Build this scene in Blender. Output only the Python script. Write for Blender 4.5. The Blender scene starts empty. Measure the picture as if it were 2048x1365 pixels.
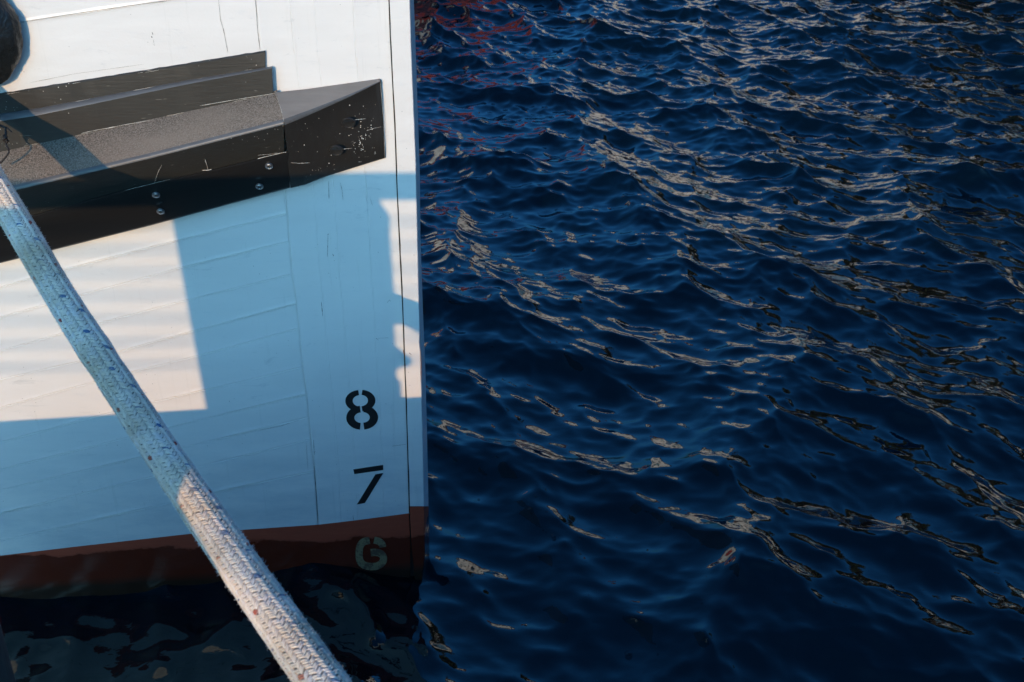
import bpy, math, random
import numpy as np
from mathutils import Vector, noise
R = math.radians
random.seed(7)
rng = np.random.default_rng(11)

# ------------------------------------------------------------------ camera, sky, sun
scene = bpy.context.scene
COL = scene.collection
F, CX, CY = 2400.0, 1024.0, 682.5
PITCH = R(28.0); CAMZ = 2.762
cam_d = bpy.data.cameras.new('camera'); cam = bpy.data.objects.new('camera', cam_d)
COL.objects.link(cam); scene.camera = cam
cam.location = (0, 0, CAMZ); cam.rotation_euler = (R(90) - PITCH, 0, 0)
cam_d.sensor_width = 36; cam_d.lens = F / 2048 * 36
cam_d.clip_start = 0.02; cam_d.clip_end = 3000
cam_d.dof.use_dof = True; cam_d.dof.focus_distance = 3.75; cam_d.dof.aperture_fstop = 8.0

SUN_EL = R(14.5); SUN_AZ = R(-7.5)      # azimuth measured from behind the camera, left negative
S = Vector((math.sin(SUN_AZ)*math.cos(SUN_EL), -math.cos(SUN_AZ)*math.cos(SUN_EL), math.sin(SUN_EL)))
world = bpy.data.worlds.new('World'); scene.world = world; world.use_nodes = True
wn = world.node_tree; wn.nodes.clear()
sky = wn.nodes.new('ShaderNodeTexSky'); sky.sky_type = 'NISHITA'; sky.sun_disc = False
sky.sun_elevation = SUN_EL; sky.sun_rotation = math.pi + math.radians(7.5)
sky.air_density = 1.0; sky.dust_density = 6.5; sky.ozone_density = 10.0; sky.altitude = 0
bg = wn.nodes.new('ShaderNodeBackground'); bg.inputs['Strength'].default_value = 0.15
wo = wn.nodes.new('ShaderNodeOutputWorld')
tn = wn.nodes.new('ShaderNodeMix'); tn.data_type = 'RGBA'; tn.blend_type = 'MULTIPLY'; tn.inputs[0].default_value = 1
tn.inputs[7].default_value = (.66, 1.16, 1.14, 1)      # clear deep-blue evening air
wn.links.new(sky.outputs[0], tn.inputs[6]); wn.links.new(tn.outputs[2], bg.inputs[0]); wn.links.new(bg.outputs[0], wo.inputs[0])
sun_d = bpy.data.lights.new('sun', 'SUN'); sun_d.energy = 2.0; sun_d.angle = R(0.32)
sun_d.color = (.96, 0.61, 0.31)
sun = bpy.data.objects.new('sun', sun_d); COL.objects.link(sun)
sun.rotation_euler = S.to_track_quat('Z', 'Y').to_euler(); sun.location = S*60
scene.view_settings.view_transform = 'Standard'; scene.view_settings.look = 'None'
scene.view_settings.exposure = 0.66
scene.cycles.caustics_reflective = True; scene.cycles.blur_glossy = 1.0; scene.cycles.caustics_refractive = False
scene.cycles.max_bounces = 6

# ------------------------------------------------------------------ helpers
SP, CP = math.sin(PITCH), math.cos(PITCH)
def ray(px, py):
    a = (px-CX)/F; b = (py-CY)/F
    return Vector((a, CP - SP*b, -SP - CP*b))
def at_depth(px, py, d):
    return Vector((0, 0, CAMZ)) + ray(px, py)*d
# the hull's side plane: 3.4 m from the eye at the bow, the left end a little nearer
YAW = R(5.0)
HT = Vector((math.cos(YAW), math.sin(YAW), 0)); HN = Vector((math.sin(YAW), -math.cos(YAW), 0))
_r = ray(760, 1152); HP = Vector((_r.x/_r.y*3.4, 3.4, 0))
def W(px, py, off=0.0):
    r = ray(px, py); p = HP + HN*off
    t = (p - Vector((0, 0, CAMZ))).dot(HN) / r.dot(HN)
    return Vector((0, 0, CAMZ)) + r*t

def tag(o, label=None, cat=None, group=None, kind=None):
    if label: o['label'] = label
    if cat: o['category'] = cat
    if group: o['group'] = group
    if kind: o['kind'] = kind
    return o
def empty(name, loc, label, cat, group=None):
    o = bpy.data.objects.new(name, None); COL.objects.link(o); o.location = loc
    o.empty_display_size = 0.2
    return tag(o, label, cat, group)
def obj(name, verts, faces, mat, parent=None, smooth=False, attr=None):
    o_ = Vector((0, 0, 0))
    p = parent
    while p is not None:
        o_ += p.location; p = p.parent
    me = bpy.data.meshes.new(name)
    me.from_pydata([tuple(Vector(v) - o_) for v in verts], [], faces)
    me.materials.append(mat)
    if smooth: me.polygons.foreach_set('use_smooth', [True]*len(me.polygons))
    if attr is not None:
        a = me.color_attributes.new('tint', 'FLOAT_COLOR', 'POINT')
        a.data.foreach_set('color', np.asarray(attr, dtype=np.float32).ravel())
    me.update()
    if smooth and len(faces) < 60000: me.set_sharp_from_angle(angle=R(50))
    o = bpy.data.objects.new(name, me); COL.objects.link(o)
    if parent: o.parent = parent
    return o
class MB:
    def __init__(s): s.v = []; s.f = []
    def add(s, v, f):
        n = len(s.v); s.v += [Vector(p) for p in v]; s.f += [tuple(i+n for i in q) for q in f]
    def box(s, a, b):
        x0, y0, z0 = a; x1, y1, z1 = b
        s.add([(x0,y0,z0),(x1,y0,z0),(x1,y1,z0),(x0,y1,z0),(x0,y0,z1),(x1,y0,z1),(x1,y1,z1),(x0,y1,z1)],
              [(0,3,2,1),(4,5,6,7),(0,1,5,4),(1,2,6,5),(2,3,7,6),(3,0,4,7)])
    def grid(s, rows, cyc=False):
        n = len(rows[0]); v = [p for r in rows for p in r]; f = []
        for i in range(len(rows)-1):
            for j in range(n if cyc else n-1):
                k = (j+1) % n
                f.append((i*n+j, (i+1)*n+j, (i+1)*n+k, i*n+k))
        s.add(v, f)
    def tube(s, pts, rad, n=10, cap=True):
        pts = [Vector(p) for p in pts]; rows = []
        up = Vector((0.13, 0.2, 0.97))
        for i, p in enumerate(pts):
            t = (pts[min(i+1, len(pts)-1)] - pts[max(i-1, 0)]).normalized()
            a = t.cross(up)
            if a.length < 1e-3: a = t.cross(Vector((1, 0, 0)))
            a.normalize(); b = t.cross(a)
            r = rad[i] if isinstance(rad, (list, tuple)) else rad
            rows.append([p + a*math.cos(2*math.pi*k/n)*r + b*math.sin(2*math.pi*k/n)*r for k in range(n)])
        n0 = len(s.v); s.grid(rows, True)
        if cap:
            s.f.append(tuple(n0+k for k in range(n))); m = n0+(len(pts)-1)*n
            s.f.append(tuple(m+k for k in reversed(range(n))))
    def prism(s, poly, d):      # a flat outline given thickness d
        n = len(poly); poly = [Vector(p) for p in poly]
        s.add(poly + [p + d for p in poly], [tuple(range(n)), tuple(reversed(range(n, 2*n)))] +
              [(i, (i+1) % n, n+(i+1) % n, n+i) for i in range(n)])
    def build(s, name, mat, parent=None, smooth=False):
        return obj(name, s.v, s.f, mat, parent, smooth)
def yx(poly, x):      # traced line: y at x, extended along its end slopes
    if x <= poly[0][0]: a, b = poly[0], poly[1]
    elif x >= poly[-1][0]: a, b = poly[-2], poly[-1]
    else:
        for a, b in zip(poly, poly[1:]):
            if a[0] <= x <= b[0]: break
    return a[1] + (b[1]-a[1])*(x-a[0])/(b[0]-a[0])
def xy_(poly, y): return yx([(b, a) for a, b in poly], y)

# ------------------------------------------------------------------ materials
class NT:
    def __init__(s, name, base=(.5,.5,.5), rough=.5, **kw):
        s.m = bpy.data.materials.new(name); s.m.use_nodes = True
        s.t = s.m.node_tree; s.n = s.t.nodes; s.l = s.t.links
        s.b = s.n['Principled BSDF']; s.b.inputs['Base Color'].default_value = (*base, 1)
        s.b.inputs['Roughness'].default_value = rough
        for k, v in kw.items(): s.b.inputs[k.replace('_', ' ')].default_value = v
        s.tc = s.n.new('ShaderNodeTexCoord')
    def map(s, sc=(1,1,1), rot=(0,0,0)):
        m = s.n.new('ShaderNodeMapping'); m.inputs['Scale'].default_value = sc; m.inputs['Rotation'].default_value = rot
        s.l.new(s.tc.outputs['Object'], m.inputs['Vector']); return m.outputs[0]
    def noise(s, scale, vec=None, detail=4, rough=.55, dist=0):
        n = s.n.new('ShaderNodeTexNoise'); n.inputs['Scale'].default_value = scale
        n.inputs['Detail'].default_value = detail; n.inputs['Roughness'].default_value = rough
        n.inputs['Distortion'].default_value = dist
        s.l.new(vec if vec is not None else s.tc.outputs['Object'], n.inputs['Vector']); return n.outputs['Fac']
    def voro(s, scale, vec=None):
        n = s.n.new('ShaderNodeTexVoronoi'); n.inputs['Scale'].default_value = scale
        s.l.new(vec if vec is not None else s.tc.outputs['Object'], n.inputs['Vector']); return n.outputs['Distance']
    def ramp(s, fac, stops):
        r = s.n.new('ShaderNodeValToRGB'); el = r.color_ramp.elements
        while len(el) < len(stops): el.new(.5)
        for e, (p, c) in zip(el, stops):
            e.position = p; e.color = (c, c, c, 1) if isinstance(c, (int, float)) else (*c, 1)
        s.l.new(fac, r.inputs[0]); return r.outputs[0]
    def mix(s, fac, a, b):
        m = s.n.new('ShaderNodeMix'); m.data_type = 'RGBA'
        for i, x in ((0, fac), (6, a), (7, b)):
            if isinstance(x, bpy.types.NodeSocket): s.l.new(x, m.inputs[i])
            else: m.inputs[i].default_value = x if isinstance(x, float) else (*x, 1)
        return m.outputs[2]
    def math(s, op, a, b=0.0):
        m = s.n.new('ShaderNodeMath'); m.operation = op
        for i, x in enumerate((a, b)):
            if isinstance(x, bpy.types.NodeSocket): s.l.new(x, m.inputs[i])
            else: m.inputs[i].default_value = x
        return m.outputs[0]
    def sep(s, axis, vec=None):
        n = s.n.new('ShaderNodeSeparateXYZ'); s.l.new(vec or s.tc.outputs['Object'], n.inputs[0]); return n.outputs[axis]
    def col(s, x): s.l.new(x, s.b.inputs['Base Color']); return s
    def rgh(s, x): s.l.new(x, s.b.inputs['Roughness']); return s
    def bump(s, h, dist=.001, strength=1.0):
        b = s.n.new('ShaderNodeBump'); b.inputs['Distance'].default_value = dist
        b.inputs['Strength'].default_value = strength
        s.l.new(h, b.inputs['Height'])
        prev = s.b.inputs['Normal']
        if prev.is_linked: s.l.new(prev.links[0].from_socket, b.inputs['Normal'])
        s.l.new(b.outputs[0], prev); return s

def paint_white():
    t = NT('white_gloss_paint', rough=.32)
    streak = t.noise(9, t.map((.5, 1, 3)), 6)
    fine = t.noise(60, t.map((.25, 1, 1.2)), 5)
    base = t.mix(streak, (.665, .655, .63), (.725, .71, .68))
    base = t.mix(t.ramp(fine, [(.60, 0), (.80, .35)]), base, (.56, .58, .59))
    pit = t.ramp(t.voro(46), [(.035, 1), (.06, 0)])
    scuff = t.ramp(t.noise(16, t.map((.5, 1, 1.6)), 8, .75, .6), [(.60, 0), (.70, 1)])
    base = t.mix(t.math('MULTIPLY', scuff, .42), base, (.42, .44, .44))
    drip = t.ramp(t.noise(5, t.map((7, 1, .35)), 6, .7), [(.60, 0), (.74, 1)])
    base = t.mix(t.math('MULTIPLY', drip, .28), base, (.42, .42, .38))
    mask = t.ramp(t.noise(7, None, 2), [(.52, 0), (.58, 1)])
    base = t.mix(t.math('MULTIPLY', pit, mask), base, (.12, .13, .13))
    # grime near the waterline
    z = t.sep(2); low = t.n.new('ShaderNodeMapRange'); low.inputs[1].default_value = .75; low.inputs[2].default_value = .28
    t.l.new(z, low.inputs[0])
    gr = t.ramp(t.noise(5, t.map((.6, 1, 2.2)), 8, .7), [(.42, 0), (.66, 1)])
    base = t.mix(t.math('MULTIPLY', t.math('MULTIPLY', gr, low.outputs[0]), .6), base, (.42, .47, .50))
    t.col(base)
    t.bump(t.noise(150, None, 3), .0006, .6)
    t.bump(t.noise(20, t.map((.5, 1, 1.3)), 3), .0035, .4)
    t.bump(t.noise(4, t.map((.6, 1, 1.5)), 2), .02, .3)
    return t.m
def paint_black(name='black_paint', c0=(.018,.018,.016), c1=(.038,.037,.033), streak=(.12, 3, 3), rough=.40, chips=.5):
    t = NT(name, rough=rough)
    wood = t.noise(55, t.map(streak), 6, .65)
    base = t.mix(wood, c0, c1)
    sc = t.ramp(t.noise(42, t.map((.08, 4, 4)), 3), [(.70, 0), (.74, 1)])
    base = t.mix(t.math('MULTIPLY', sc, .30), base, (.35, .32, .27))
    ch = t.ramp(t.voro(75), [(.07, 1), (.12, 0)])
    g = t.ramp(t.noise(5, None, 2), [(chips+.06, 0), (chips+.14, 1)])
    base = t.mix(t.math('MULTIPLY', ch, g), base, (.62, .60, .55))
    t.col(base); t.bump(wood, .0010, .45); t.bump(t.noise(200, None, 2), .0002, .5); t.b.inputs['Specular IOR Level'].default_value = .35
    return t.m
def grit():
    t = NT('grit_deck_paint', rough=.5)
    n = t.noise(230, None, 2, .8)
    base = t.mix(t.ramp(n, [(.38, 0), (.64, 1)]), (.045, .038, .030), (.30, .25, .20))
    base = t.mix(t.ramp(t.noise(6, t.map((.4, 1, 1)), 4), [(.35, 0), (.7, 1)]), base, (.22, .18, .14))
    fl = t.ramp(t.voro(170), [(.10, 1), (.16, 0)])
    base = t.mix(t.math('MULTIPLY', fl, .35), base, (.6, .6, .6))
    t.col(base); t.bump(n, .0015, .8)
    return t.m
def worn_cap():
    t = NT('worn_timber_cap', rough=.6)
    n = t.noise(30, t.map((.3, 1, 1)), 5)
    t.col(t.mix(n, (.15, .135, .12), (.27, .24, .21))); t.bump(t.noise(90, t.map((.2, 1, 1)), 4), .0015, .7)
    return t.m
def red_paint():
    t = NT('red_bottom_paint', rough=.35)
    z = t.sep(2)
    n = t.noise(7, t.map((.55, 1, 1.0)), 6, .6)
    lvl = t.math('ADD', z, t.math('MULTIPLY', t.math('SUBTRACT', n, .5), .13))
    wet = t.ramp(lvl, [(.172, 1), (.182, 0)])
    dry = t.mix(t.noise(60, t.map((.3, 1, 2)), 5), (.30, .050, .026), (.40, .080, .040))
    base = t.mix(wet, dry, (.105, .018, .009))
    slime = t.ramp(t.math('ADD', z, t.math('MULTIPLY', n, .05)), [(.05, 1), (.085, 0)])
    base = t.mix(slime, base, (.030, .016, .010))
    t.col(base); t.rgh(t.ramp(wet, [(0, .5), (1, .18)])); t.b.inputs['Specular IOR Level'].default_value = .25
    t.bump(t.noise(120, None, 3), .0006, .6); t.bump(t.noise(9, t.map((.5,1,1.4)), 4), .008, .4)
    return t.m
def worn_mark():
    t = NT('worn_number_paint', rough=.5)
    z = t.sep(2); n = t.noise(38, None, 6, .7)
    m = t.math('ADD', n, t.math('MULTIPLY', z, 0.0))
    base = t.mix(t.ramp(n, [(.30, 0), (.62, 1)]), (.13, .095, .045), (.38, .29, .15))
    t.col(t.mix(t.ramp(m, [(.47, 0), (.56, .85)]), base, (.055, .03, .022)))
    return t.m
M = {}
M['white'] = paint_white()
M['black'] = paint_black()
M['block'] = paint_black('black_block_paint', (.018,.017,.016), (.032,.030,.027), (1.2, 1, .35), .36, .60)
M['plate'] = NT('black_rubber_plate', (.012,.012,.012), .33)
M['plate'].bump(M['plate'].noise(90, M['plate'].map((.2, 1, 1)), 3), .0008, .5); M['plate'] = M['plate'].m
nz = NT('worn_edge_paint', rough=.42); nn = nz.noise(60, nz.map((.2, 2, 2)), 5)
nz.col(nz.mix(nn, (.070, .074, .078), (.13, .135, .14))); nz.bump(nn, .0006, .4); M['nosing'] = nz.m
M['grit'] = grit(); M['cap'] = worn_cap(); M['red'] = red_paint(); M['mark'] = worn_mark()
M['num'] = NT('black_number_paint', (.012,.012,.013), .45).m
M['caulk'] = NT('dark_seam_caulk', (.03,.032,.03), .8).m
M['steel'] = NT('screw_steel', (.55,.56,.57), .42, Metallic=1.0).m
M['drip'] = NT('pale_scratch', (.55,.53,.48), .6).m
M['rust'] = NT('rust_stain', (.16,.06,.02), .8).m

# ------------------------------------------------------------------ water
def wave_tile(n, L, seed, kp, th0, spread, slope, kcut, kmin=0.0, ex=4.6):
    r = np.random.default_rng(seed)
    k1 = np.fft.fftfreq(n, L/n)*2*np.pi
    kx, ky = np.meshgrid(k1, k1, indexing='xy'); k = np.hypot(kx, ky); k[0, 0] = 1
    th = np.arctan2(ky, kx)
    D = np.maximum(0, np.cos(th - th0))**spread + .12*np.maximum(0, np.cos(th - th0 - 1.15))**6 + .10*np.maximum(0, np.cos(th - th0 + 1.2))**6
    P = k**-ex*np.exp(-1.25*(kp/k)**2)*np.exp(-(k/kcut)**2)*D*(k > kmin)
    a = np.sqrt(P)*(r.normal(size=k.shape) + 1j*r.normal(size=k.shape)); a[0, 0] = 0
    h = np.fft.ifft2(a).real; sx = np.fft.ifft2(1j*kx*a).real; sy = np.fft.ifft2(1j*ky*a).real
    s = slope/math.sqrt((sx**2 + sy**2).mean())
    dx = np.fft.ifft2(1j*kx/k*a).real; dy = np.fft.ifft2(1j*ky/k*a).real
    return h*s, dx*s, dy*s, L
def sample(t, X, Y):
    h, dx, dy, L = t; n = h.shape[0]
    u = (X/L*n) % n; v = (Y/L*n) % n
    i = np.floor(u).astype(int) % n; j = np.floor(v).astype(int) % n; fu = u-np.floor(u); fv = v-np.floor(v)
    i1 = (i+1) % n; j1 = (j+1) % n
    g = lambda q: (q[j, i]*(1-fu) + q[j, i1]*fu)*(1-fv) + (q[j1, i]*(1-fu) + q[j1, i1]*fu)*fv
    return g(h), g(dx), g(dy)
def water():
    def axis(segs):
        out = [segs[0][0]]
        for a, b, s0, s1 in segs:
            x = a
            while x < b - 1e-6:
                t = (x-a)/(b-a); x += s0*(s1/s0)**t; out.append(min(x, b))
        return np.array(out)
    xs = axis([(-300, -12, 30, .6), (-12, -3.2, .6, .05), (-3.2, -1.8, .05, .016), (-1.8, 3.2, .0125, .0125), (3.2, 7, .0125, .03), (7, 20, .03, .8), (20, 400, .8, 40)])
    ys = axis([(-4, .8, .6, .1), (.8, 1.6, .1, .012), (1.6, 6, .0105, .014), (6, 14, .014, .028), (14, 30, .028, .5), (30, 900, .5, 60)])
    X, Y = np.meshgrid(xs, ys)
    th0 = math.radians(37)
    A = wave_tile(512, 7.9, 3, 2*math.pi/1.25, th0, 2.2, .31, 2*math.pi/.055, ex=4.15)
    B = wave_tile(512, 3.07, 8, 2*math.pi/.17, th0+.35, 2, .05, 2*math.pi/.022, ex=4.0)
    C = wave_tile(128, 13.0, 5, 2*math.pi/2.2, th0-.2, 4, .07, 2*math.pi/.8)
    H = np.zeros_like(X); DX = H.copy(); DY = H.copy()
    gust = .75 + .5*np.clip((Y-2)/9, 0, 1)
    for t, w in ((A, 1), (B, 1), (C, 1)):
        h, dx, dy = sample(t, X, Y); f = (gust if t is A else 1) if t is not B else .60 + .75*np.clip((Y-2.5)/7, 0, 1)
        H += h*f; DX += dx*f; DY += dy*f
    global WAVE_Z
    def WAVE_Z(x, y):
        i = int(np.argmin(np.abs(ys-y))); j = int(np.argmin(np.abs(xs-x))); return float(H[i, j])
    far = np.clip(1 - (np.maximum(np.abs(X), Y)-20)/40, 0, 1)
    H *= far; DX *= far*.95; DY *= far*.95
    v = np.stack([X - DX*-1.0, Y - DY*-1.0, H], -1).reshape(-1, 3).astype(np.float32)
    ny, nx = X.shape
    i = np.arange(ny-1)[:, None]*nx + np.arange(nx-1)[None, :]
    f = np.stack([i, i+1, i+nx+1, i+nx], -1).reshape(-1, 4).astype(np.int32)
    me = bpy.data.meshes.new('water')
    me.vertices.add(len(v)); me.vertices.foreach_set('co', v.ravel())
    me.loops.add(f.size); me.loops.foreach_set('vertex_index', f.ravel())
    me.polygons.add(len(f)); me.polygons.foreach_set('loop_start', np.arange(0, f.size, 4, dtype=np.int32))
    me.polygons.foreach_set('loop_total', np.full(len(f), 4, dtype=np.int32))
    me.update(calc_edges=True); me.polygons.foreach_set('use_smooth', [True]*len(f))
    t = NT('harbour_water', (.0003, .003, .006), .004, IOR=1.48)
    t.b.inputs['Specular IOR Level'].default_value = .5
    t.b.inputs['Specular Tint'].default_value = (.86, 1.0, .93, 1)
    t.bump(t.noise(30, t.map((1, 1.25, 1), (0, 0, .75)), 2, .5, .5), .0012, .45)
    me.materials.append(t.m)
    o = bpy.data.objects.new('water', me); COL.objects.link(o)
    tag(o, 'dark blue choppy harbour water', 'water', kind='structure')
water()

# ------------------------------------------------------------------ the ship's bow
SEAM = [(778,0),(781,80),(790,256),(794,373),(800,503),(806,626),(808.6,706),(811,765),(814.6,869),(819,1027),(822,1095),(826,1140)]
LIT = [(820,0),(822,80),(832,329),(833,380),(838.5,626),(842.5,755),(845.5,869),(848.5,1010),(850,1100),(846,1150)]
OUT = [(827.5,0),(830.7,80),(839.5,344),(841,480),(846,626),(851,749),(854,869),(857,1010),(859,1100),(857,1150)]
JOIN = [(510,0),(520,100),(568.5,385),(574,430),(583,548),(592,607),(597,661),(605,740),(613,798),(621,879),(628,933),(636,1049),(645,1150)]
PAINT = [(0,1112),(150,1094),(400,1066),(636,1050),(705,1042),(819,1027)]
bow = empty('ship_bow', HP + HT*-0.6 + HN*-0.3 + Vector((0,0,0)), 'white wooden ship bow with black rubbing strakes, red waterline paint and draught numbers', 'ship')
YT, YB, XL = -520, 1330, -1500
def sx(y): return xy_(SEAM, y)
def jx(y): return xy_(JOIN, y)

# planked side, left of the scarf joint
SE = [[(34,46),(343,0)],
 [(0,575),(60,557),(126,540),(349,482.6),(571,428)],
 [(0,635),(158,591),(357,537),(579,482.6)],
 [(0,702),(193,648),(372,601),(583,548.5)],
 [(0,759),(211,711),(381,664),(592,607)],
 [(0,816),(188,764),(261,745),(393,712.6),(595,657)],
 [(0,884.5),(231,823),(410,780),(498,760),(600,735)],
 [(0,938.7),(264,873),(352,851),(600,791)],
 [(0,980),(278,915),(366,895),(610,836)],
 [(0,1026.6),(311,952),(410,930),(620,879)],
 [(0,1082),(352,1003),(425,985.6),(628,942)]]
def left_panel(lo, hi, name, mat, seams):
    ncol = 60; rows = []
    def row(fy, off, wob=0):
        out = []
        for c in range(ncol+1):
            t = c/ncol
            x = XL + (640-XL)*(1-(1-t)**1.6); 
            for _ in range(3):
                y = fy(x); xe = jx(y) - 1.2
                x = XL + (xe-XL)*(1-(1-t)**1.6)
            y = fy(x)
            o = off*(1 if wob == 0 else .6+.8*noise.noise(Vector((x*.011, y*.02, 3))))
            out.append(W(x, y, o))
        return out
    def clampf(f, d): return lambda x: min(max(f(x)+d, lo(x)), hi(x))
    rows.append(row(lo, -.02)); rows.append(row(lambda x: lo(x), 0)); rows.append(row(lambda x: lo(x)+8, 0))
    for s in seams:
        f = lambda x, s=s: yx(s, x)
        for d, o in ((-9, 0), (-4.2, 0), (-2.1, .0016), (-1.2, .0015), (-.5, -.0033), (.7, -.0036), (1.7, .0015), (4.2, 0), (9, 0)):
            rows.append(row(clampf(f, d), o, 1 if o else 0))
    rows.append(row(lambda x: hi(x)-8, 0)); rows.append(row(hi, 0)); rows.append(row(hi, -.02))
    m = MB(); m.grid(rows); return m.build(name, mat, bow, True)
left_panel(lambda x: YT, lambda x: 330 + (x-300)*-.2, 'upper_planking', M['white'], SE[:1])
left_panel(lambda x: 330 + (x-300)*-.2, lambda x: yx(PAINT, x), 'side_planking', M['white'], SE[1:])
# stem boards: between the joint and the stem seam, faint upright seams
def board_panel(lo, hi, name, mat, fr, ys_):
    rows = []
    cols = [(0, -1.2, -.02), (0, 1.2, -.0006), (0, 3.5, .0012), (0, 8, 0)]
    for q in fr:
        for d, o in ((-2.5, 0), (-.9, .0005), (0, -.0011), (.9, .0005), (2.5, 0)): cols.append((q, d, o))
    cols += [(1, -8, 0), (1, -2.0, .0015), (1, -1.2, .0008), (1, -1.2, -.03)]
    for y in ys_:
        r = []
        for q, d, o in cols:
            y0 = y
            for _ in range(2):
                a, b = jx(y0), sx(y0); x = a + (b-a)*q + d
                y0 = min(max(y, lo(x)), hi(x))
            r.append(W(x, y0, o*(.4+1.2*abs(noise.noise(Vector((q*9, y*.02, 1)))) if 0 < q < 1 else 1)))
        rows.append(r)
    m = MB(); m.grid(rows); return m.build(name, mat, bow, True)
board_panel(lambda x: YT, lambda x: yx(PAINT, x), 'stem_board', M['white'], (.26, .44, .73), [YT + (1075-YT)*i/90 for i in range(91)])
# red bottom
def red_rows():
    rows = []
    for k in range(22):
        t = k/21; r = []
        for c in range(90):
            x = XL + (sx(1090)-1.2-XL)*(1-(1-c/89)**1.5)
            y0 = yx(PAINT, x); y = y0 + (YB-y0)*t**1.3
            x2 = min(x, sx(y)-1.2)
            o = .0007
            r.append(W(x2, y, o))
        rows.append(r)
    return rows
m = MB(); m.grid(red_rows()); m.build('bottom_paint', M['red'], bow, True)
# seam backing behind the joints
m = MB(); ys_ = [YT + (YB-YT)*i/60 for i in range(61)]
m.grid([[W(sx(y)-9, y, -.012), W(sx(y)+9, y, -.012)] for y in ys_])
m.build('seam_caulking', M['caulk'], bow)
m = MB(); m.grid([[W(jx(y)-9, y, -.0028), W(jx(y)+9, y, -.0028)] for y in ys_ if y < 1060]); m.build('joint_filler', M['white'], bow)
# stem post: side face, narrow front face, the far side turning away
def stem(y0, y1, name, mat, ext=0):
    m = MB(); rows = []
    n = 70
    for i in range(n+1):
        y = y0 + (y1-y0)*i/n
        w = .8*noise.noise(Vector((0, y*.03, 5))) + .5*noise.noise(Vector((2, y*.11, 5)))
        nick = 1.6 if 640 < y < 700 and noise.noise(Vector((y*.2, 1, 1))) > .0 else 0
        L = xy_(LIT, y) + w*.7 - nick; O = xy_(OUT, y)
        g = .9 + 1.3*abs(noise.noise(Vector((3, y*.05, 1)))) + 1.2*abs(noise.noise(Vector((3, y*.22, 1)))); pl = [W(sx(y)+g, y, -.03), W(sx(y)+g, y, .009), W(sx(y)+g+1.2, y, .0105)]
        # front face: lies nearly along the sight line
        fr = W(O+ext, y, -.13)
        l0 = W(L-1.5, y, .0105); l1 = W(L, y, .007)
        mid = l1*.5 + fr*.5
        # far side
        b1 = fr + Vector((-.02, .02, 0)); b2 = fr + Vector((-1.2, 2.1, 0)); b3 = fr + Vector((-3.2, 4.0, 0))
        for q in (b1, b2, b3): q.z = fr.z
        rows.append(pl + [l0, l1, mid, fr, b1, b2, b3])
    m.grid(rows); o = m.build(name, mat, bow, False); return o
stem(YT, 1013, 'stem_post', M['white'])
stem(1013.6, YB, 'stem_foot', M['red'])
# bulwark cap over the whole hull, out of frame
ta = W(XL, YT, 0); tb = W(jx(YT), YT, 0); tc = W(sx(YT), YT, 0); td = W(xy_(OUT, YT), YT, -.13)
te = td + Vector((-1.2, 2.1, 0)); tf = td + Vector((-3.2, 4.0, 0)); zt = td.z
poly = [Vector((p.x, p.y, zt+.001)) for p in (ta, tb, tc, td, te, tf)]
m = MB(); m.prism(poly, Vector((0, 0, .05))); m.build('deck', M['cap'], bow)

# ---- wales and rubbing strake: lofts of traced edges with real projection
def loft(cols, name, mat, parent=None, cap0=False, cap1=True, smooth=True, wob=.0012):
    m = MB(); rows = []
    for c in cols:
        rows.append([W(x, y, o + (wob*noise.noise(Vector((x*.03, y*.03, o*50))) if o > 0 else 0)) for x, y, o in c])
    m.grid(rows)
    k = len(rows[0])
    if cap1: m.f.append(tuple((len(rows)-1)*k + j for j in reversed(range(k))))
    if cap0: m.f.append(tuple(range(k)))
    return m.build(name, mat, parent or bow, smooth)
def xs_(a, b, n): return [a + (b-a)*(i/n) for i in range(n+1)]
LX = [XL, -1000, -600, -300, -150]
T1 = [(0,187),(150,163),(528,102)]          # top of upper wale
E1 = [(0,228),(79,216),(378,160),(542,133)]  # its foot
E2 = [(0,303),(272,245),(551,187)]           # foot of the second wale
NO = [(0,381),(29,375),(293,313),(568,243)]  # nose of the rubbing strake
FT = [(0,447),(61,432),(234,384),(308,366),(410,343),(573,303)]  # top of cover plate
FB = [(0,527),(101,502),(300,452),(581,376)] # bottom of cover plate
X1 = LX + xs_(0, 531, 40)
def jit(x, k, a): return a*noise.noise(Vector((x*.09, k, 0))) + a*.6*noise.noise(Vector((x*.4, k, 2)))
loft([[(x, yx(T1, x)+jit(x, 1, 1.5), -.01), (x, yx(T1, x)+jit(x, 1, 1.5), .008), (x, yx(T1, x)+3.5, .011), (x, yx(E1, x)-4, .012), (x, yx(E1, x)+4, .012)] for x in X1], 'upper_wale', M['black'], smooth=False)
X2 = LX + xs_(0, 544, 40)
def q2(x):
    g = min(1, max(0, (560-x)/500)); w = 3 + 7*g
    e1 = yx(E1, x); e2 = yx(E2, x); b = e1+jit(x, 4, .8)
    return [(x, b, .006), (x, b+.3, .014), (x, e1+w*.3, .021), (x, e1+w*.7, .0275), (x, e1+w*1.1, .0315), (x, e1+w*1.5, .0335)], [(x, e1+w*1.5, .0335), (x, e2-1+jit(x, 5, .7), .034), (x+3, e2+6, .034)]
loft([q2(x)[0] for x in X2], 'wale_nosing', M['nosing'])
loft([q2(x)[1] for x in X2], 'lower_wale', M['black'], smooth=False)
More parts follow.
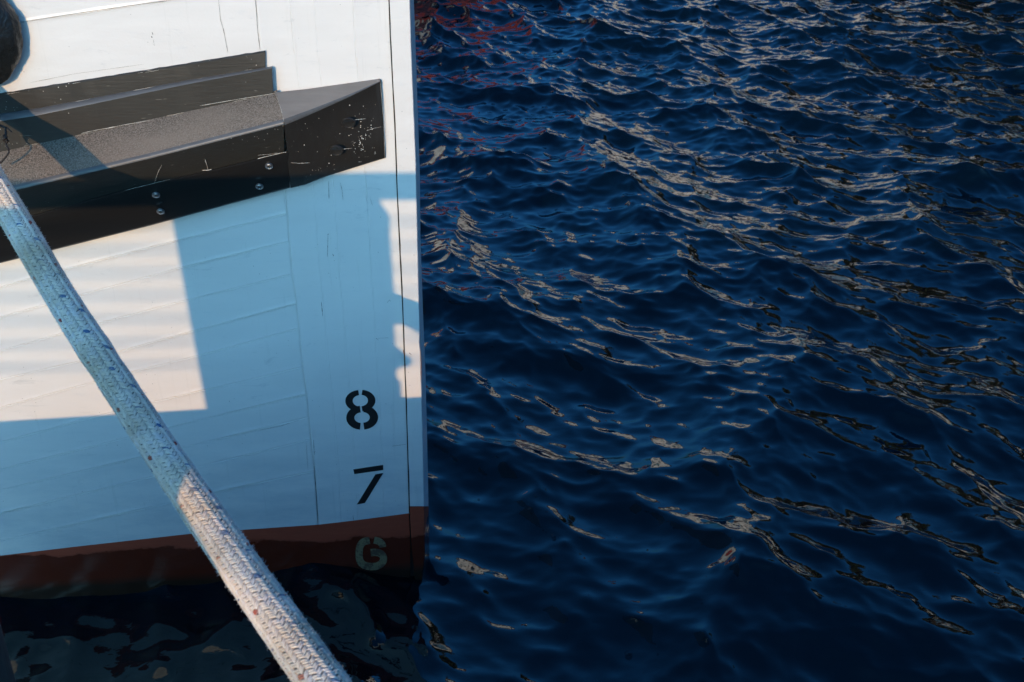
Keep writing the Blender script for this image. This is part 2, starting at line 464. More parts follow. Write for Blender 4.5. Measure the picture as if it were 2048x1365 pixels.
# strake top (gritty), nose, face
X3 = LX + xs_(0, 567, 44)
def offs(x): return .165
def top_row(x):
    e2 = yx(E2, x); no = yx(NO, x)
    return [(x-12*(x/567 if x > 0 else 0), e2-3, .025), (x-12*(x/567 if x > 0 else 0), e2+1.5, .034), (x-6*(x/567 if x > 0 else 0), (e2+no)/2, .096), (x, no-4.5, .156), (x, no-1, .161)]
loft([top_row(x) for x in X3], 'strake_top', M['grit'], cap1=False, smooth=True)
def face_row(x, nose=False):
    no = yx(NO, x); ft = yx(FT, x); fb = yx(FB, x)
    if nose: return [(x, no-4.7, .1562), (x, no-2, .1605), (x, no+1, .1635), (x, no+4, .165), (x, no+6.5, .1645)]
    return [(x, no+6.5, .1645), (x, no+9, .162), (x, no+13, .156), (x+.3, (no+ft)/2+4, .135), (x+1.2, ft+2, .105), (x+2, (ft+fb)/2, .07), (x+3, fb-5, .032), (x+3, fb-2, .0)]
loft([face_row(x) for x in X3], 'strake_face', M['black'])
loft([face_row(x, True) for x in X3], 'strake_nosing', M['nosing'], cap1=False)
plate_pts = lambda x: (yx(FT, x), yx(FB, x))
def plate_row(x, e=0):
    a, b = plate_pts(x)
    return [(x, a, .09), (x, a, .114-e), (x, a+1.6, .1185-e), (x, a+4, .1185-e*.6), (x, (a+b)/2, .086), (x, b-4, .050), (x, b-1, .046), (x, b, .040), (x, b, -.0)]
m = loft([plate_row(x) for x in LX + xs_(0, 572, 44)] + [plate_row(575.5, .001), plate_row(578.5, .006)], 'cover_plate', M['plate'], cap1=True, wob=.0005)
plate = m
# tapered end block
BT = [(552,187),(611,181),(759,160)]
BN = [(568,243),(605,229),(643,214),(708,187),(760,163)]
BB = [(580,377),(611,370),(640,358),(655,352.5),(769,317)]
def blk(t):
    # t 0..1 from the joint to the tip
    xt = 552 + (759-552)*t; yt = yx(BT, xt); xn = 568.5 + (760-568.5)*t; yn = yx(BN, xn); xb = 581 + (769-581)*t; yb = yx(BB, xb)
    h = .165*(1-t)**1.0 + .020; ht = .034*(1-t) + .012; hb = .042*(1-t) + .012
    return (xt, yt, xn, yn, xb, yb, h, ht, hb)
rows_t, rows_f = [], []
for i in range(33):
    xt, yt, xn, yn, xb, yb, h, ht, hb = blk(i/32)
    h -= .018*(1-i/32)
    rows_t.append([(xt, yt-2.2, -.005), (xt, yt-2.0+jit(xt, 9, .5), ht-.006), (xt, yt, ht), ((xt+xn)/2, (yt+yn)/2+.0, (ht+h)/2*.97), (xn-1, yn-3, h-.004), (xn, yn, h)])
    wd = 10*(1-i/32)+2
    rows_f.append([(xn, yn+wd*.7, h-.001), (xn, yn+wd*1.1, h-.004), ((xn*2+xb)/3, (yn*2+yb)/3, (h*2+hb)/3+.004), ((xn+xb*2)/3, (yn+yb*2)/3, (h+hb*2)/3+.003), (xb, yb-2, hb), (xb, yb, hb-.006), (xb, yb, -.005)])
rows_n = [[(blk(i/32)[2], blk(i/32)[3]+(10*(1-i/32)+2)*k, blk(i/32)[6]-.018*(1-i/32)+q) for k, q in ((-.35, -.0012), (0, .0002), (.35, .0012), (.7, -.001))] for i in range(33)]
o = loft(rows_t, 'block_top', M['cap'], cap1=False)
block = loft(rows_f, 'end_block', M['block'], cap1=False)
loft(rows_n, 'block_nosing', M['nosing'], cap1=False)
# tip end grain closing the block
t_ = blk(1)
m = MB(); e = [W(759.5, 158, -.005), W(759.5, 158.5, .013), W(760.5, 163, .0185), W(769.5, 315, .0115), W(769.5, 317, -.005)]
e2 = [W(761.2, 158.2, -.005), W(761.2, 159, .011), W(762.2, 163, .0165), W(771.0, 315, .0095), W(771, 317.5, -.005)]
m.grid([e, e2]); m.grid([e2, [W(761.4, 158.2, -.005), W(761.4, 159, -.005), W(762.3, 163, -.005), W(771.2, 315, -.005), W(771.2, 317.5, -.005)]])
m.build('end_grain', M['block'], bow)
# joint line, worn paint on arrises
def strip(pts, w, d=.0008):
    m = MB(); rows = []
    for i, (x, y, o) in enumerate(pts):
        a = pts[max(0, i-1)]; b = pts[min(len(pts)-1, i+1)]
        dx, dy = b[0]-a[0], b[1]-a[1]; l = math.hypot(dx, dy) or 1; nx, ny = -dy/l*w/2, dx/l*w/2
        k = .22+.75*abs(noise.noise(Vector((x*.2, y*.2, 7))))
        if i in (0, len(pts)-1): k = .15
        rows.append([W(x-nx*k, y-ny*k, o-d), W(x-nx*k, y-ny*k, o+d), W(x+nx*k, y+ny*k, o+d), W(x+nx*k, y+ny*k, o-d)])
    m.grid(rows); return m
def dens(pts, n):
    out = []
    for a, b in zip(pts, pts[1:]):
        for i in range(n): out.append(tuple(a[k] + (b[k]-a[k])*i/n for k in range(3)))
    return out + [pts[-1]]
wear = MB()
def wr(pts, w, n=12, d=.0008):
    s = strip(dens(pts, n), w, d); wear.add(s.v, s.f)
wr([(551,187,.038),(561,215,.105),(568,243,.167)], 1.6)
wr([(568.5,244,.168),(575,290,.118),(577,303,.110)], 1.7)
wr([(400,212,.036),(470,200,.037),(551,187,.037)], 1.6); wr([(170,265,.036),(260,248,.036),(330,236,.036)], 1.6)
wr([(250,381,.1205),(300,369,.1205),(340,359,.120)], .9); wr([(515,318,.121),(560,307,.121),(573,304.5,.120)], 2.0)
wr([(760.5,162,.021),(768,250,.021),(769.5,316,.017)], 1.3)
wr([(410,319,.140),(414,332,.128),(416,341,.122)], 2.4); wr([(404,341,.1215),(416,341,.122),(423,339,.1215)], 4.5, 4)
wr([(704,241,.083),(718,239,.074),(731,238,.066)], 1.6); wr([(733,262,.062),(748,257,.052),(763,254,.036)], 1.5)
wr([(680,300,.078),(692,298,.072),(704,297,.066)], 1.6); wr([(582,326,.110),(600,327,.105),(620,326,.096)], 1.5)
wr([(308,368,.124),(316,345,.137),(324,330,.148)], 1.0); wr([(515,311,.124),(540,309,.124),(556,306,.124)], 1.0)
for i in range(18):      # broken pale lines along the wale edges
    x = random.uniform(0, 500); l = random.uniform(10, 50)
    p, of = random.choice([(T1, .0135), (E1, .016), (E2, .0365)]); dy = random.uniform(-1, 2)
    if p is T1: dy += 3
    wr([(x, yx(p, x)+dy, of), (x+l, yx(p, x+l)+dy, of)], random.uniform(.7, 1.4), 6, .0012)
for i in range(95):      # paint flecks on the end block
    if i < 60: x, y = random.gauss(722, 17), random.gauss(272, 24)
    else: x, y = random.uniform(590, 760), random.uniform(200, 345)
    t = (x-576)/185
    if not 0.02 < t < .97: continue
    xt, yt, xn, yn, xb, yb, h, ht, hb = blk(t)
    if not yn+8 < y < yb-6: continue
    f = (y-yn)/(yb-yn); h -= .018*(1-t); off = h*(1-f) + hb*f + .005
    r = random.choice((.5, .6, .7, .9, 1.2)); 
    k = [W(x + r*math.cos(a)*random.uniform(.6, 1.1), y + r*math.sin(a), off) for a in (0, 1.2, 2.5, 3.8, 5.1)]
    wear.prism(k, HN*.0005)
wear.build('paint_wear', M['drip'], bow)['kind'] = 'stuff'
# dark scratches and cracks on the white boards
cr = MB()
def crk(pts, w, n=8):
    s = strip(dens([(x, y, .0012) for x, y in pts], n), w, .0004); cr.add(s.v, s.f)
crk([(656,470),(655.5,490),(655,514)], 1.6); crk([(665,508),(667.5,513)], 2); crk([(642.5,604),(645.5,633)], 2.0)
crk([(655,470),(658,468)], 2.2); crk([(304,65),(306,70)], 4, 3); crk([(302.5,73),(304.5,76)], 3.5, 3); crk([(307,80),(308.5,92)], .9)
crk([(437,0),(441,40),(447,60),(455.5,105)], 1.3); crk([(511,0),(515,60),(520,100)], 1.7)
crk([(657,362),(658,398)], 1.2); crk([(680,365),(684,380),(686,400)], 1.1); crk([(774,606),(779,600),(781,603)], 1.4)
crk([(740,395),(745,412)], .8); crk([(752,677),(757,681)], 1.6); crk([(755,677),(778,676)], .8)
crk([(59,166),(150,148),(287,129)], .8); crk([(34,46.5),(180,23),(343,0.5)], 1.1)
crk([(628,933),(632,980),(636,1045)], 1.9); crk([(627,880),(629,910)], 1.5); crk([(706,1030),(707,1041)], 1.2)
crk([(784,893),(812,889)], 1.2); crk([(600,840),(560,853),(520,861)], 1.0); crk([(612,885),(616,940)], .8)
for i in range(16):
    x, y = random.uniform(60, 800), random.uniform(20, 1030)
    if 120 < y < 440 and x < 780: continue
    crk([(x, y), (x+random.uniform(-1, 1.5), y+random.uniform(1, 3))], random.uniform(1, 1.8), 2)
cr.build('paint_crack', M['caulk'], bow)['kind'] = 'stuff'
# rust at the stem band
ru = MB()
for pts, w in (([(807,700,.003),(809,712,.003),(811,724,.003),(812,742,.003)], 4.5), ([(841,700,.009),(842.5,730,.009),(843,760,.009)], 1.6), ([(818,706,.0115),(823,710,.0115)], 1.5)):
    s = strip(dens(pts, 6), w, .0012); ru.add(s.v, s.f)
ru.build('rust_streak', M['rust'], bow)
# dowel plugs in the block
for (x, y, off) in ((697, 247, .083), (673, 302, .078)):
    c = W(x, y, off); m = MB(); n = 20
    u = HT; v = (Vector((0, 0, 1)) + HN*.55).normalized(); w = u.cross(v)
    if w.dot(HN) < 0: w = -w
    rows = [[c + (u*math.cos(a)*r + v*math.sin(a)*r)*.0024 + w*h*.001 for a in [2*math.pi*k/n for k in range(n)]] for r, h in ((8.5, -3), (8, 1.2), (7, 1.6), (6.4, .2), (.1, .2))]
    m.grid(rows, True); m.build('dowel_plug', M['block'], block, True)
# cross-head screws on the cover plate
def screw(x, y, off, r=7.3):
    c = W(x, y, off); m = MB(); n = 24
    u = HT; v = (Vector((0, 0, 1)) + HN*.6).normalized(); w = u.cross(v)
    if w.dot(HN) < 0: w = -w
    k = .00155
    rows = [[c + (u*math.cos(a) + v*math.sin(a))*rr*k + w*h*k for a in [2*math.pi*j/n for j in range(n)]] for rr, h in ((r, -2), (r, .8), (r*.88, 1.2), (r*.74, .5), (r*.66, 1.2), (r*.3, 1.5), (.05, 1.5))]
    m.grid(rows, True); s = m.build('screw', M['steel'], plate, True)
    m = MB(); a0 = random.random()
    for q in range(2):
        a = a0 + q*math.pi/2; d = u*math.cos(a) + v*math.sin(a); e = u*-math.sin(a) + v*math.cos(a)
        p = [c + d*L*k*r*.5 + e*E*k*.9 + w*1.75*k for L, E in ((-1, -1), (1, -1), (1, 1), (-1, 1))]
        m.prism(p, w*-.0006)
    m.build('cross_recess', M['caulk'], s)
for x, y, of in ((538, 333, .108), (519, 374, .083), (312, 391, .107), (321, 424, .083), (-160, 505, .107), (-150, 540, .083)): screw(x, y, of)

# ---- draught numbers (stencilled)
def zp(x, y): return (560 + x/3.1025, 740 + y/3.1025)
def digit(name, parts, mat, label, off=.0022):
    m = MB()
    for k, poly in enumerate(parts):
        m.prism([W(*zp(x, y), off + k*.0003) for x, y in poly], HN*-.0035)
    o = m.build(name, mat, bow); o['label'] = label; return o
def ring(cx, cy, RX, RY, rx, ry, a0, a1, n=18, sk=.06):
    o = [(cx + RX*math.cos(a)+ sk*RY*math.sin(a)*.0, cy + RY*math.sin(a)) for a in [a0 + (a1-a0)*i/n for i in range(n+1)]]
    i_ = [(cx + rx*math.cos(a), cy + ry*math.sin(a)) for a in [a1 + (a0-a1)*i/n for i in range(n+1)]]
    return o + i_
def strips(poly):      # ring outline cut into quads so each piece is convex
    n = len(poly)//2; return [[poly[i], poly[i+1], poly[2*n-2-i], poly[2*n-1-i]] for i in range(n-1)]
p8 = []
for ring_ in (ring(502, 192, 90, 66, 44, 36, R(-84), R(84)), ring(495, 194, 90, 66, 44, 36, R(96), R(264)),
              ring(513, 297, 95, 75, 44, 34, R(-84), R(84)), ring(505, 299, 94, 73, 44, 34, R(96), R(264))):
    p8 += strips(ring_)
m = MB()
for k, q in enumerate(p8):
    m.prism([W(*zp(x, y), .0022 + (k//18)*.00035) for x, y in q], HN*-.004)
m.build('draught_number', M['num'], bow)['label'] = 'black stencilled figure 8, highest of the draught numbers'
digit('draught_number', [[(455,620),(640,592),(641,622),(461,648)], [(592,651),(639,643),(527,827),(478,836)]], M['num'], 'black stencilled figure 7 just above the red paint')
def stroke(pts, w):
    L, Rr = [], []
    for i, p in enumerate(pts):
        a = pts[max(0, i-1)]; b = pts[min(len(pts)-1, i+1)]
        dx, dy = b[0]-a[0], b[1]-a[1]; l = math.hypot(dx, dy); nx, ny = -dy/l*w/2, dx/l*w/2
        L.append((p[0]+nx, p[1]+ny)); Rr.append((p[0]-nx, p[1]-ny))
    return [[L[i], L[i+1], Rr[i+1], Rr[i]] for i in range(len(L)-1)]
def cat(pts, n=5):
    out = []; P = [pts[0]] + pts + [pts[-1]]
    for i in range(1, len(P)-2):
        for k in range(n):
            t = k/n; out.append(tuple(.5*((2*P[i][c]) + (P[i+1][c]-P[i-1][c])*t + (2*P[i-1][c]-5*P[i][c]+4*P[i+1][c]-P[i+2][c])*t*t + (3*P[i][c]-P[i-1][c]-3*P[i+1][c]+P[i+2][c])*t**3) for c in (0, 1)))
    return out + [pts[-1]]
m = MB(); off = .0022
for pts, w in (([(556,1060),(520,1068),(497,1095),(491,1140),(496,1185),(520,1212),(560,1222),(605,1218),(636,1195),(642,1165),(625,1142),(595,1134),(563,1136)], 44), ([(584,1058),(615,1066),(633,1084),(638,1102)], 42)):
    for q in stroke(cat(pts), w):
        m.prism([W(*zp(x, y), off) for x, y in q], HN*-.004)
    off += .0003
m.build('draught_number', M['mark'], bow)['label'] = 'worn pale stencilled figure 6 on the dark red paint'

# ------------------------------------------------------------------ black fender and its cord
fc = W(-54, 66, .03)
fender = empty('ball_fender', fc, 'shiny black wrapped ball fender hanging against the white hull', 'fender')
m = MB(); rows = []
rad = .150
for i in range(49):
    ph = math.pi*i/48; r_ = []
    for j in range(72):
        a = 2*math.pi*j/72
        d = Vector((math.sin(ph)*math.cos(a), math.sin(ph)*math.sin(a), math.cos(ph)))
        w = abs(noise.noise(Vector((d.x*2.2+d.z*4, d.y*2.2, d.z*1.3))))
        k = 1 + .05*noise.noise(d*2.1) + .016*math.sin(20*w) + .012*noise.noise(d*9)
        r_.append(fc + Vector((d.x*rad*.86, d.y*rad*.42, d.z*rad))*k)
    rows.append(r_)
m.grid(rows, True)
t = NT('black_fender_wrap', (.010, .012, .012), .24); t.bump(t.noise(30, t.map((1, 1, .4)), 5, .6, 1.2), .006, .9)
t.bump(t.noise(140, None, 3), .001, .8)
m.build('fender_ball', t.m, fender, True)
m = MB(); m.tube([fc + Vector((0, 0, rad*.93)), fc + Vector((-.01, .01, rad*1.5)), Vector((fc.x-.02, W(-80, -300, .05).y, 2.45))], .013, 10)
mcord = NT('black_cord', (.018, .018, .02), .6); mcord.bump(mcord.noise(160, mcord.map((1, 1, 2)), 2), .002, 1)
m.build('fender_lanyard', mcord.m, fender, True)
co = empty('cord', W(10, 250, .10), 'short black knotted cord dangling over the black rubbing strake', 'cord')
m = MB()
m.tube([W(-40, 235, .09), W(-12, 246, .10), W(11, 256, .11), W(12, 268, .12), W(10, 276, .13)], .0035, 8)
m.tube([W(8, 272, .128), W(13, 276, .136), W(16, 282, .134), W(11, 286, .136), W(7, 280, .136), W(12, 274, .136)], .0045, 8)
m.tube([W(11, 284, .135), W(13, 292, .14), W(17, 298, .15), W(18, 305, .158), W(12, 314, .165), W(3, 324, .168), W(-12, 334, .168)], .0026, 8)
for q in ((24, 259),): m.tube([W(12, 254, .11), W(q[0], q[1]+6, .112)], .0016, 6)
m.build('cord_line', mcord.m, co, True)

# ------------------------------------------------------------------ mooring rope
ctrl = [(-235, 0, 3.44), (-97, 225, 3.40), (31, 440, 3.03), (125, 600, 2.83), (232, 765, 2.62), (340, 930, 2.42), (460, 1105, 2.20), (555, 1240, 2.03), (645, 1366, 1.90), (735, 1490, 1.80)]
P0 = [at_depth(x, y, d*.92) for x, y, d in ctrl]
P0 = [Vector((-2.4, 3.14, 2.55))] + P0 + [Vector((-.07, 1.05, 1.43)), Vector((-.02, .93, 1.40))]
def spline(P, n):
    out = []; Q = [P[0]*2-P[1]] + P + [P[-1]*2-P[-2]]
    for i in range(1, len(Q)-2):
        for k in range(n):
            t = k/n; a, b, c, d = Q[i-1], Q[i], Q[i+1], Q[i+2]
            out.append(.5*((2*b) + (c-a)*t + (2*a-5*b+4*c-d)*t*t + (3*b-a-3*c+d)*t**3))
    return out + [P[-1]]
path = spline(P0, 24)
cum = [0.0]
for a, b in zip(path, path[1:]): cum.append(cum[-1] + (b-a).length)
LEN = cum[-1]; ca = np.array(cum); pa = np.array([tuple(p) for p in path])
def on(s):
    return Vector([float(np.interp(s, ca, pa[:, k])) for k in range(3)])
RR = .0318
frames = {}
def frame(s):
    q = round(s/.01)
    if q not in frames:
        t = (on(q*.01+.03) - on(q*.01-.03)).normalized()
        a = t.cross(Vector((0, 0, 1))).normalized(); b = a.cross(t).normalized()
        frames[q] = (t, a, b)
    return frames[q]
rope = empty('mooring_rope', on(LEN/2), 'thick off-white braided mooring rope with red and blue flecks, crossing in front of the hull', 'rope')
m = MB(); m.tube([on(LEN*i/160) for i in range(161)], RR*.90, 24)
mc = NT('rope_core', (.24, .22, .19), .9); m.build('rope_core', mc.m, rope, True)
# braided cover: paired yarns laid in a chevron, one short bulged piece for each time a yarn surfaces
NC = 22; PITCHL = .0128
def surf(s, ang, r):
    p = on(s); t, a, b = frame(s)
    return p + (a*math.cos(ang) + b*math.sin(ang))*r
tv, tf_, ta_ = [], [], []
def lump(s, r): return r*(1 + .05*noise.noise(Vector((s*5, 0, 0))) + .045*noise.noise(Vector((s*16, 3, 0))))
nseg = 5
prof = [(math.cos(a), math.sin(a)) for a in [R(215), R(175), R(135), R(90), R(45), R(5), R(-35)]]
tracer = {'b': [], 'r': []}
twist = .25
s_vis0 = 0.35
def add_yarn(s0, a0, s1, a1, wid, hgt, colr, store):
    V, Fc, A = store
    n0 = len(V); n = len(prof)
    for i in range(nseg+1):
        u = i/nseg; s = s0 + (s1-s0)*u; ang = a0 + (a1-a0)*u
        arch = math.sin(math.pi*(.05 + .90*u))**.7
        ds, da = s1-s0, (a1-a0)*RR; l = math.hypot(ds, da); px_, py_ = -da/l, ds/l   # across the yarn
        for cx_, cz_ in prof:
            w = wid*(.62+.38*arch)*cx_; h = hgt*cz_*arch + (arch-1)*.0020
            V.append(surf(s + px_*w, ang + py_*w/RR, lump(s, RR) + h))
            A.append(colr)
    for i in range(nseg):
        for j in range(n-1):
            Fc.append((n0+i*n+j, n0+i*n+j+1, n0+(i+1)*n+j+1, n0+(i+1)*n+j))
main = ([], [], []); blue = ([], [], []); red = ([], [], [])
for c in range(NC):
    base = 2*math.pi*c/NC; lean = 1 if c % 2 else -1
    nk = int((LEN-.05)/PITCHL)
    for k in range(nk):
        s = .03 + k*PITCHL + (PITCHL*.5 if c % 2 else 0)
        if s > LEN-.03: continue
        ang = base + twist*s + .05*noise.noise(Vector((s*9, c*3.1, 0)))
        w2 = 2*math.pi/NC*1.40; dl = PITCHL*.80
        js = random.gauss(0, .0007)
        v = random.random(); g = .86 + .14*v
        cool = random.random()
        colr = (g*(.98 if cool < .7 else .92), g*(.97 if cool < .7 else .93), g*(.94 if cool < .7 else .98), 1)
        st = main
        if c in (3, 19) and k % 11 == 2: st = blue
        elif c in (6, 21) and k % 13 in (2,): st = red
        elif c in (5, 12) and k % 11 == 7: st = blue
        elif c in (8, 15) and k % 13 == 8 and random.random() < .6: st = red
        for y in (-1, 1):
            oo = y*PITCHL*.19
            cc = (.04, .17, .42, 1) if st is blue else (.50, .09, .08, 1) if st is red else colr
            add_yarn(s-dl*.5+oo+js, ang-lean*w2*.5, s+dl*.5+oo+js, ang+lean*w2*.5, PITCHL*.135, .0028, cc, main)
            if st is not main and random.random() < .45: st = main
def rope_mat(name, tint=None, base=None):
    t = NT(name, rough=.85)
    if base is None:
        at = t.n.new('ShaderNodeAttribute'); at.attribute_name = 'tint'
        st = t.ramp(t.noise(5.5, None, 6, .65), [(.40, 0), (.62, 1)])
        b = t.mix(.5, (.92, .79, .68), (.97, .86, .77))
        mu = t.n.new('ShaderNodeMix'); mu.data_type = 'RGBA'; mu.blend_type = 'MULTIPLY'; mu.inputs[0].default_value = 1
        t.l.new(at.outputs['Color'], mu.inputs[6]); t.l.new(b, mu.inputs[7])
        t.col(t.mix(t.math('MULTIPLY', st, .65), mu.outputs[2], (.50, .36, .22)))
    else: t.col(t.mix(t.noise(80), base, tuple(x*.7+.03 for x in base)))
    t.bump(t.noise(700, None, 3, .7), .0012, .9)
    return t.m
obj('braided_cover', main[0], main[1], rope_mat('rope_yarn'), rope, True, main[2])
fz = MB()
V, Fc = [], []
for i in range(9000):
    s = random.uniform(.4, LEN-.2); a = random.uniform(0, 2*math.pi)
    l = random.uniform(.002, .0066)*(1.3 if random.random() < .1 else 1); da = random.uniform(-.09, .09); ds = random.uniform(-.006, .006)
    w = .00035
    p0 = surf(s, a, RR+.0005); p1 = surf(s+ds*.5, a+da*.5, RR+.001+l*.7); p2 = surf(s+ds, a+da, RR+.001+l*.95)
    e = surf(s+w*2, a, RR+.0005)-p0; n0 = len(V)
    V += [p0-e*.6, p0+e*.6, p1+e*.45, p1-e*.45, p2]; Fc += [(n0, n0+1, n0+2, n0+3), (n0+3, n0+2, n0+4)]
tm = NT('rope_fibre', (.82, .79, .73), .9)
obj('loose_fibres', V, Fc, tm.m, rope)

# ------------------------------------------------------------------ quay under and behind the camera
QH = 1.285; QY = 1.38
conc = NT('quay_concrete', rough=.85)
conc.col(conc.mix(conc.noise(3, None, 8, .65), (.36, .355, .34), (.52, .51, .49))); conc.bump(conc.noise(40, None, 6), .004, .7)
qm = MB(); qm.prism([(40, -14, -2), (40, QY, -2), (-.25, QY, -2), (-2.09, QY-.29, -2), (-4.32, -14, -2)], Vector((0, 0, QH+2))); q = qm.build('quay', conc.m); tag(q, 'concrete quay edge beside the ship', 'quay', kind='structure')
timber = NT('dark_pile_timber', rough=.7)
timber.col(timber.mix(timber.noise(20, timber.map((3, 3, .3)), 6), (.015, .022, .022), (.035, .045, .045)))
timber.bump(timber.noise(30, timber.map((4, 4, .25)), 5), .006, .8)
# mooring pile, bottom left
pc = at_depth(-102, 1300, 1.95)
pile = empty('mooring_pile', (pc.x, pc.y, -1), 'dark timber mooring pile at the lower left corner, nearer than the hull', 'pile')
m = MB(); m.tube([(pc.x, pc.y, -1), (pc.x, pc.y, .4), (pc.x+.004, pc.y, 1.1), (pc.x, pc.y, 1.68), (pc.x, pc.y, 1.70)], [.082, .080, .082, .080, .07], 28); m.build('pile_shaft', timber.m, pile, True)
m = MB(); m.tube([(pc.x, pc.y, 1.701), (pc.x, pc.y, 1.73)], [.088, .08], 28); m.build('pile_cap', M['cap'], pile, True)
# bollard the rope is made fast to
bo = Vector((.06, .86, QH))
boll = empty('bollard', bo, 'black cast iron bollard on the quay holding the mooring rope', 'bollard')
m = MB(); m.tube([bo, bo+Vector((0,0,.02)), bo+Vector((0,0,.025)), bo+Vector((0,0,.22)), bo+Vector((0,0,.25)), bo+Vector((0,0,.30)), bo+Vector((0,0,.32))], [.16, .16, .085, .08, .12, .115, .06], 28)
m.build('bollard_post', M['plate'], boll, True)
# unseen gate added behind the camera, cut to cast the hull's shadow shapes
GY = -.35
def G(px, py, off=0.0):     # where the sun ray that ends at this spot of the hull passes the gate
    p = W(px, py, off); t = (GY - p.y)/S.y
    return p + S*t
mask = empty('sun_mask', (-.6, GY, QH), 'unseen, added sun-blocking gate with top beam and diagonal brace behind the photographer', 'mask')
gw = NT('shade_caster_grey', rough=.7); gw.col(gw.mix(gw.noise(14, gw.map((.4, 1, 3)), 6), (.22, .21, .19), (.34, .32, .29)))
pb = [(335,392),(345,445),(376,620),(408,795),(420,860),(806,860),(799,761),(791,752),(790,738),(797,732),(817,728),(824.6,718),(821.5,712),(806,703),(788,688),(786,646),(806,646),(841.5,663),(870,675),(870,643),(838,629),(787.7,607.7),(783,540),(777.5,470),(777,428),(771,418),(763,410),(760,402),(748,396),(735,392)]
m = MB(); m.prism([G(*p) for p in pb], Vector((0, -.03, 0))); m.build('mask_panel', gw.m, mask)
zb1 = G(810, 345).z; zb0 = G(810, 394).z
m = MB(); m.box((-5, GY-.04, zb0), (2.4, GY+.002, zb1)); m.build('mask_beam', gw.m, mask)
bz = G(600, 850).z
for x in (-4.9, 2.2):
    m = MB(); m.box((x, GY-.1, QH), (x+.12, GY-.041, zb1+.02)); m.build('mask_post', gw.m, mask)
x0, x1 = G(420, 860).x, G(780, 860).x
m = MB(); m.box((x0+.05, GY-.031, QH), (x1-.05, GY-.001, bz+.004)); m.build('mask_board', gw.m, mask)
# unseen fence added further back, bars spaced to cast the soft stripes
rack = empty('shade_rack', (0, -6.0, QH), 'unseen fence of thin horizontal bars at the back of the quay', 'rack')
FY = -6.0
for i, yy in enumerate((443, 492, 538, 582, 628, 674, 719)):
    p = W(820, yy); z = (p + S*((FY-p.y)/S.y)).z
    m = MB(); m.box((-9, FY-.012, z-.002), (9, FY+.012, z+.002)); m.build('shade_bar', gw.m, rack)
for x in (-9, 9):
    m = MB(); m.box((x-.05, FY-.07, QH), (x+.05, FY-.0125, 4.1)); m.build('shade_rack_post', gw.m, rack)

# ------------------------------------------------------------------ far side of the harbour (seen as reflections on the waves)
def building(x0, x1, y, h, c, floors, bays, label):
    root = empty('harbour_building', ((x0+x1)/2, y, 0), label, 'building', 'buildings across the harbour')
    t = NT('facade', rough=.9); t.col(t.mix(t.noise(.6, None, 6), c, tuple(v*.8 for v in c)))
    m = MB(); m.box((x0, y, -.5), (x1, y+9, h)); m.build('wall', t.m, root)
    rf = NT('roof_tiles', (.14, .06, .04), .8); m = MB()
    m.add([(x0-.3, y-.3, h+.003), (x1+.3, y-.3, h+.003), (x1+.3, y+9.3, h+.003), (x0-.3, y+9.3, h+.003), (x0+.6, y+4.5, h+2.6), (x1-.6, y+4.5, h+2.6)],
          [(0, 3, 2, 1), (0, 1, 5, 4), (1, 2, 5), (2, 3, 4, 5), (3, 0, 4)])
    m.build('roof', rf.m, root)
    gl = M['glass']; fr = M['white']
    for i in range(bays):
        for j in range(floors):
            cx = x0 + (x1-x0)*(i+.5)/bays; cz = h*(j+.55)/floors; w = (x1-x0)/bays*.26; k = h/floors*.28
            m = MB(); m.box((cx-w, y-.05, cz-k), (cx+w, y-.004, cz+k)); f = m.build('window', fr, root)
            m = MB(); m.box((cx-w+.08, y-.07, cz-k+.08), (cx-.03, y-.051, cz+k-.08)); m.box((cx+.03, y-.07, cz-k+.08), (cx+w-.08, y-.051, cz+k-.08)); m.build('pane', gl, f)
M['glass'] = NT('dark_window_glass', (.02, .025, .03), .08).m
building(3.0, 14, 34, 8.0, (.88, .80, .74), 3, 5, 'pinkish plastered harbour building across the water, nearest the ship')
building(14.3, 25, 33, 9.5, (.88, .82, .74), 4, 6, 'cream harbour building across the water, tallest of the row')
building(25.4, 38, 31, 8.0, (.80, .80, .74), 3, 6, 'yellowish stone harbour building across the water beside the trees')
far_q = MB(); far_q.box((-120, 28, -2), (160, 80, .9)); tag(far_q.build('far_quay', conc.m), 'far harbour quay', 'quay', kind='structure')
# red and white boat
bt = empty('moored_boat', (-1.5, 15, 0), 'red and white boat moored beyond the ship bow, seen as red streaks on the water', 'boat')
rp = NT('boat_red', (.44, .08, .065), .35).m
def hullsec(x, w, h0, h1): return [Vector((x, 15-w, h1)), Vector((x, 15-w*.85, h0)), Vector((x, 15+w*.85, h0)), Vector((x, 15+w, h1))]
m = MB(); m.grid([hullsec(-8, 1.4, -.3, 1.0), hullsec(-5, 1.7, -.4, .95), hullsec(-2, 1.6, -.4, 1.0), hullsec(-.7, .9, -.3, 1.1), hullsec(0, .05, -.1, 1.0)]); m.f.append((0, 1, 2, 3)); m.build('boat_hull', rp, bt)
m = MB(); m.box((-7.8, 13.7, .5), (-1.8, 16.3, 1.2)); m.build('boat_deck', M['white'], bt)
m = MB(); m.box((-6.5, 14.0, 1.201), (-2.4, 16.0, 2.6)); m.build('wheelhouse', M['white'], bt)
m = MB(); m.box((-6.7, 13.8, 2.601), (-2.2, 16.2, 2.75)); m.build('wheelhouse_roof', rp, bt)
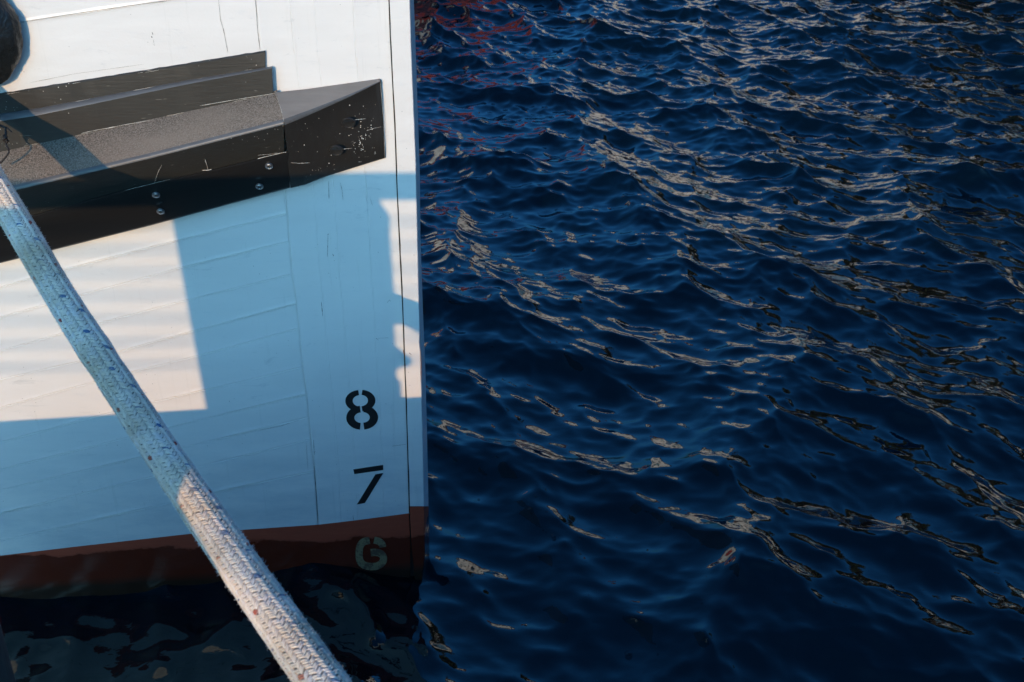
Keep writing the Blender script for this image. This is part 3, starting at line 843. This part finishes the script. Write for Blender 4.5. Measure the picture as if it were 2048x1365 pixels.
# trees at the right
def tree(x, y, h, r, label):
    root = empty('broadleaf_tree', (x, y, .9), label, 'tree', 'trees across the harbour')
    bk = M['bark']; m = MB()
    m.tube([(x, y, .8), (x+.1, y, h*.35), (x, y+.1, h*.6)], [.35, .25, .14], 8)
    for k in range(5):
        a = k*1.3; m.tube([(x, y, h*.4), (x+math.cos(a)*r*.6, y+math.sin(a)*r*.5, h*.68)], [.13, .05], 6)
    m.build('trunk', bk, root)
    V, Fc = [], []
    for c in range(26):
        d = Vector((random.gauss(0, 1), random.gauss(0, 1), random.gauss(0, 1))).normalized()*random.uniform(.3, 1)
        cc = Vector((x + d.x*r*.8, y + d.y*r*.8, h*.68 + d.z*h*.27)); cr = r*random.uniform(.25, .42)
        for k in range(110):
            e = Vector((random.gauss(0, 1), random.gauss(0, 1), random.gauss(0, 1))).normalized()*cr*random.uniform(.7, 1.05)
            p = cc + e; u = Vector((random.uniform(-1, 1), random.uniform(-1, 1), random.uniform(-1, 1))).normalized()*.22
            v = u.orthogonal().normalized()*.16; n0 = len(V); V += [p-u, p+v, p+u, p-v]; Fc.append((n0, n0+1, n0+2, n0+3))
    obj('crown', V, Fc, M['leaf'], root)
M['bark'] = NT('bark', (.06, .045, .03), .9).m
lf = NT('leaves', rough=.6); lf.col(lf.mix(lf.noise(1.5), (.03, .045, .012), (.13, .125, .03))); M['leaf'] = lf.m
tree(12.6, 24, 9.0, 2.6, 'dark leafy tree across the water in front of the cream building')
tree(17, 23, 11, 3.4, 'large dark leafy tree across the water, tallest of the trees')
tree(24, 25, 9, 3.4, 'dark leafy tree across the water at the far right')
tree(8.4, 22.0, 8.6, 2.6, 'narrow dark leafy tree across the water, nearest the ship')

# air bubbles drifting on the water
gb = NT('bubble_film', (.02, .03, .04), .03, Alpha=.35).m
first = None
for px, py, r_ in ((1258, 1285, .012), (1058, 1018, .007), (1107, 1066, .008), (1162, 1068, .006), (1072, 992, .006), (1093, 1021, .004), (1178, 1178, .005), (1313, 1287, .004), (957, 983, .005), (1400, 1210, .004)):
    rr = ray(px, py); t = CAMZ/-rr.z; p = Vector((0, 0, CAMZ)) + rr*t
    # rest on the wave surface below
    hz = WAVE_Z(p.x, p.y)
    if first is None:
        m = MB(); rows = [[Vector((p.x, p.y, hz)) + Vector((math.cos(a)*math.cos(b), math.sin(a)*math.cos(b), math.sin(b)))*.01 for a in [2*math.pi*k/16 for k in range(16)]] for b in [R(v) for v in (-20, 0, 20, 40, 60, 80, 89)]]
        m.grid([[q - Vector((p.x, p.y, hz)) for q in row] for row in rows], True)
        first = m.build('air_bubble', gb, None, True); o = first
    else:
        o = first.copy(); COL.objects.link(o)
    o.location = (p.x, p.y, hz); o.scale = (r_/.01,)*3
    tag(o, 'largest round air bubble, floating alone near the bottom edge of the photo' if r_ > .01 else 'tiny round air bubble floating on the dark water right of the stem', 'bubble', 'air bubbles on the water')
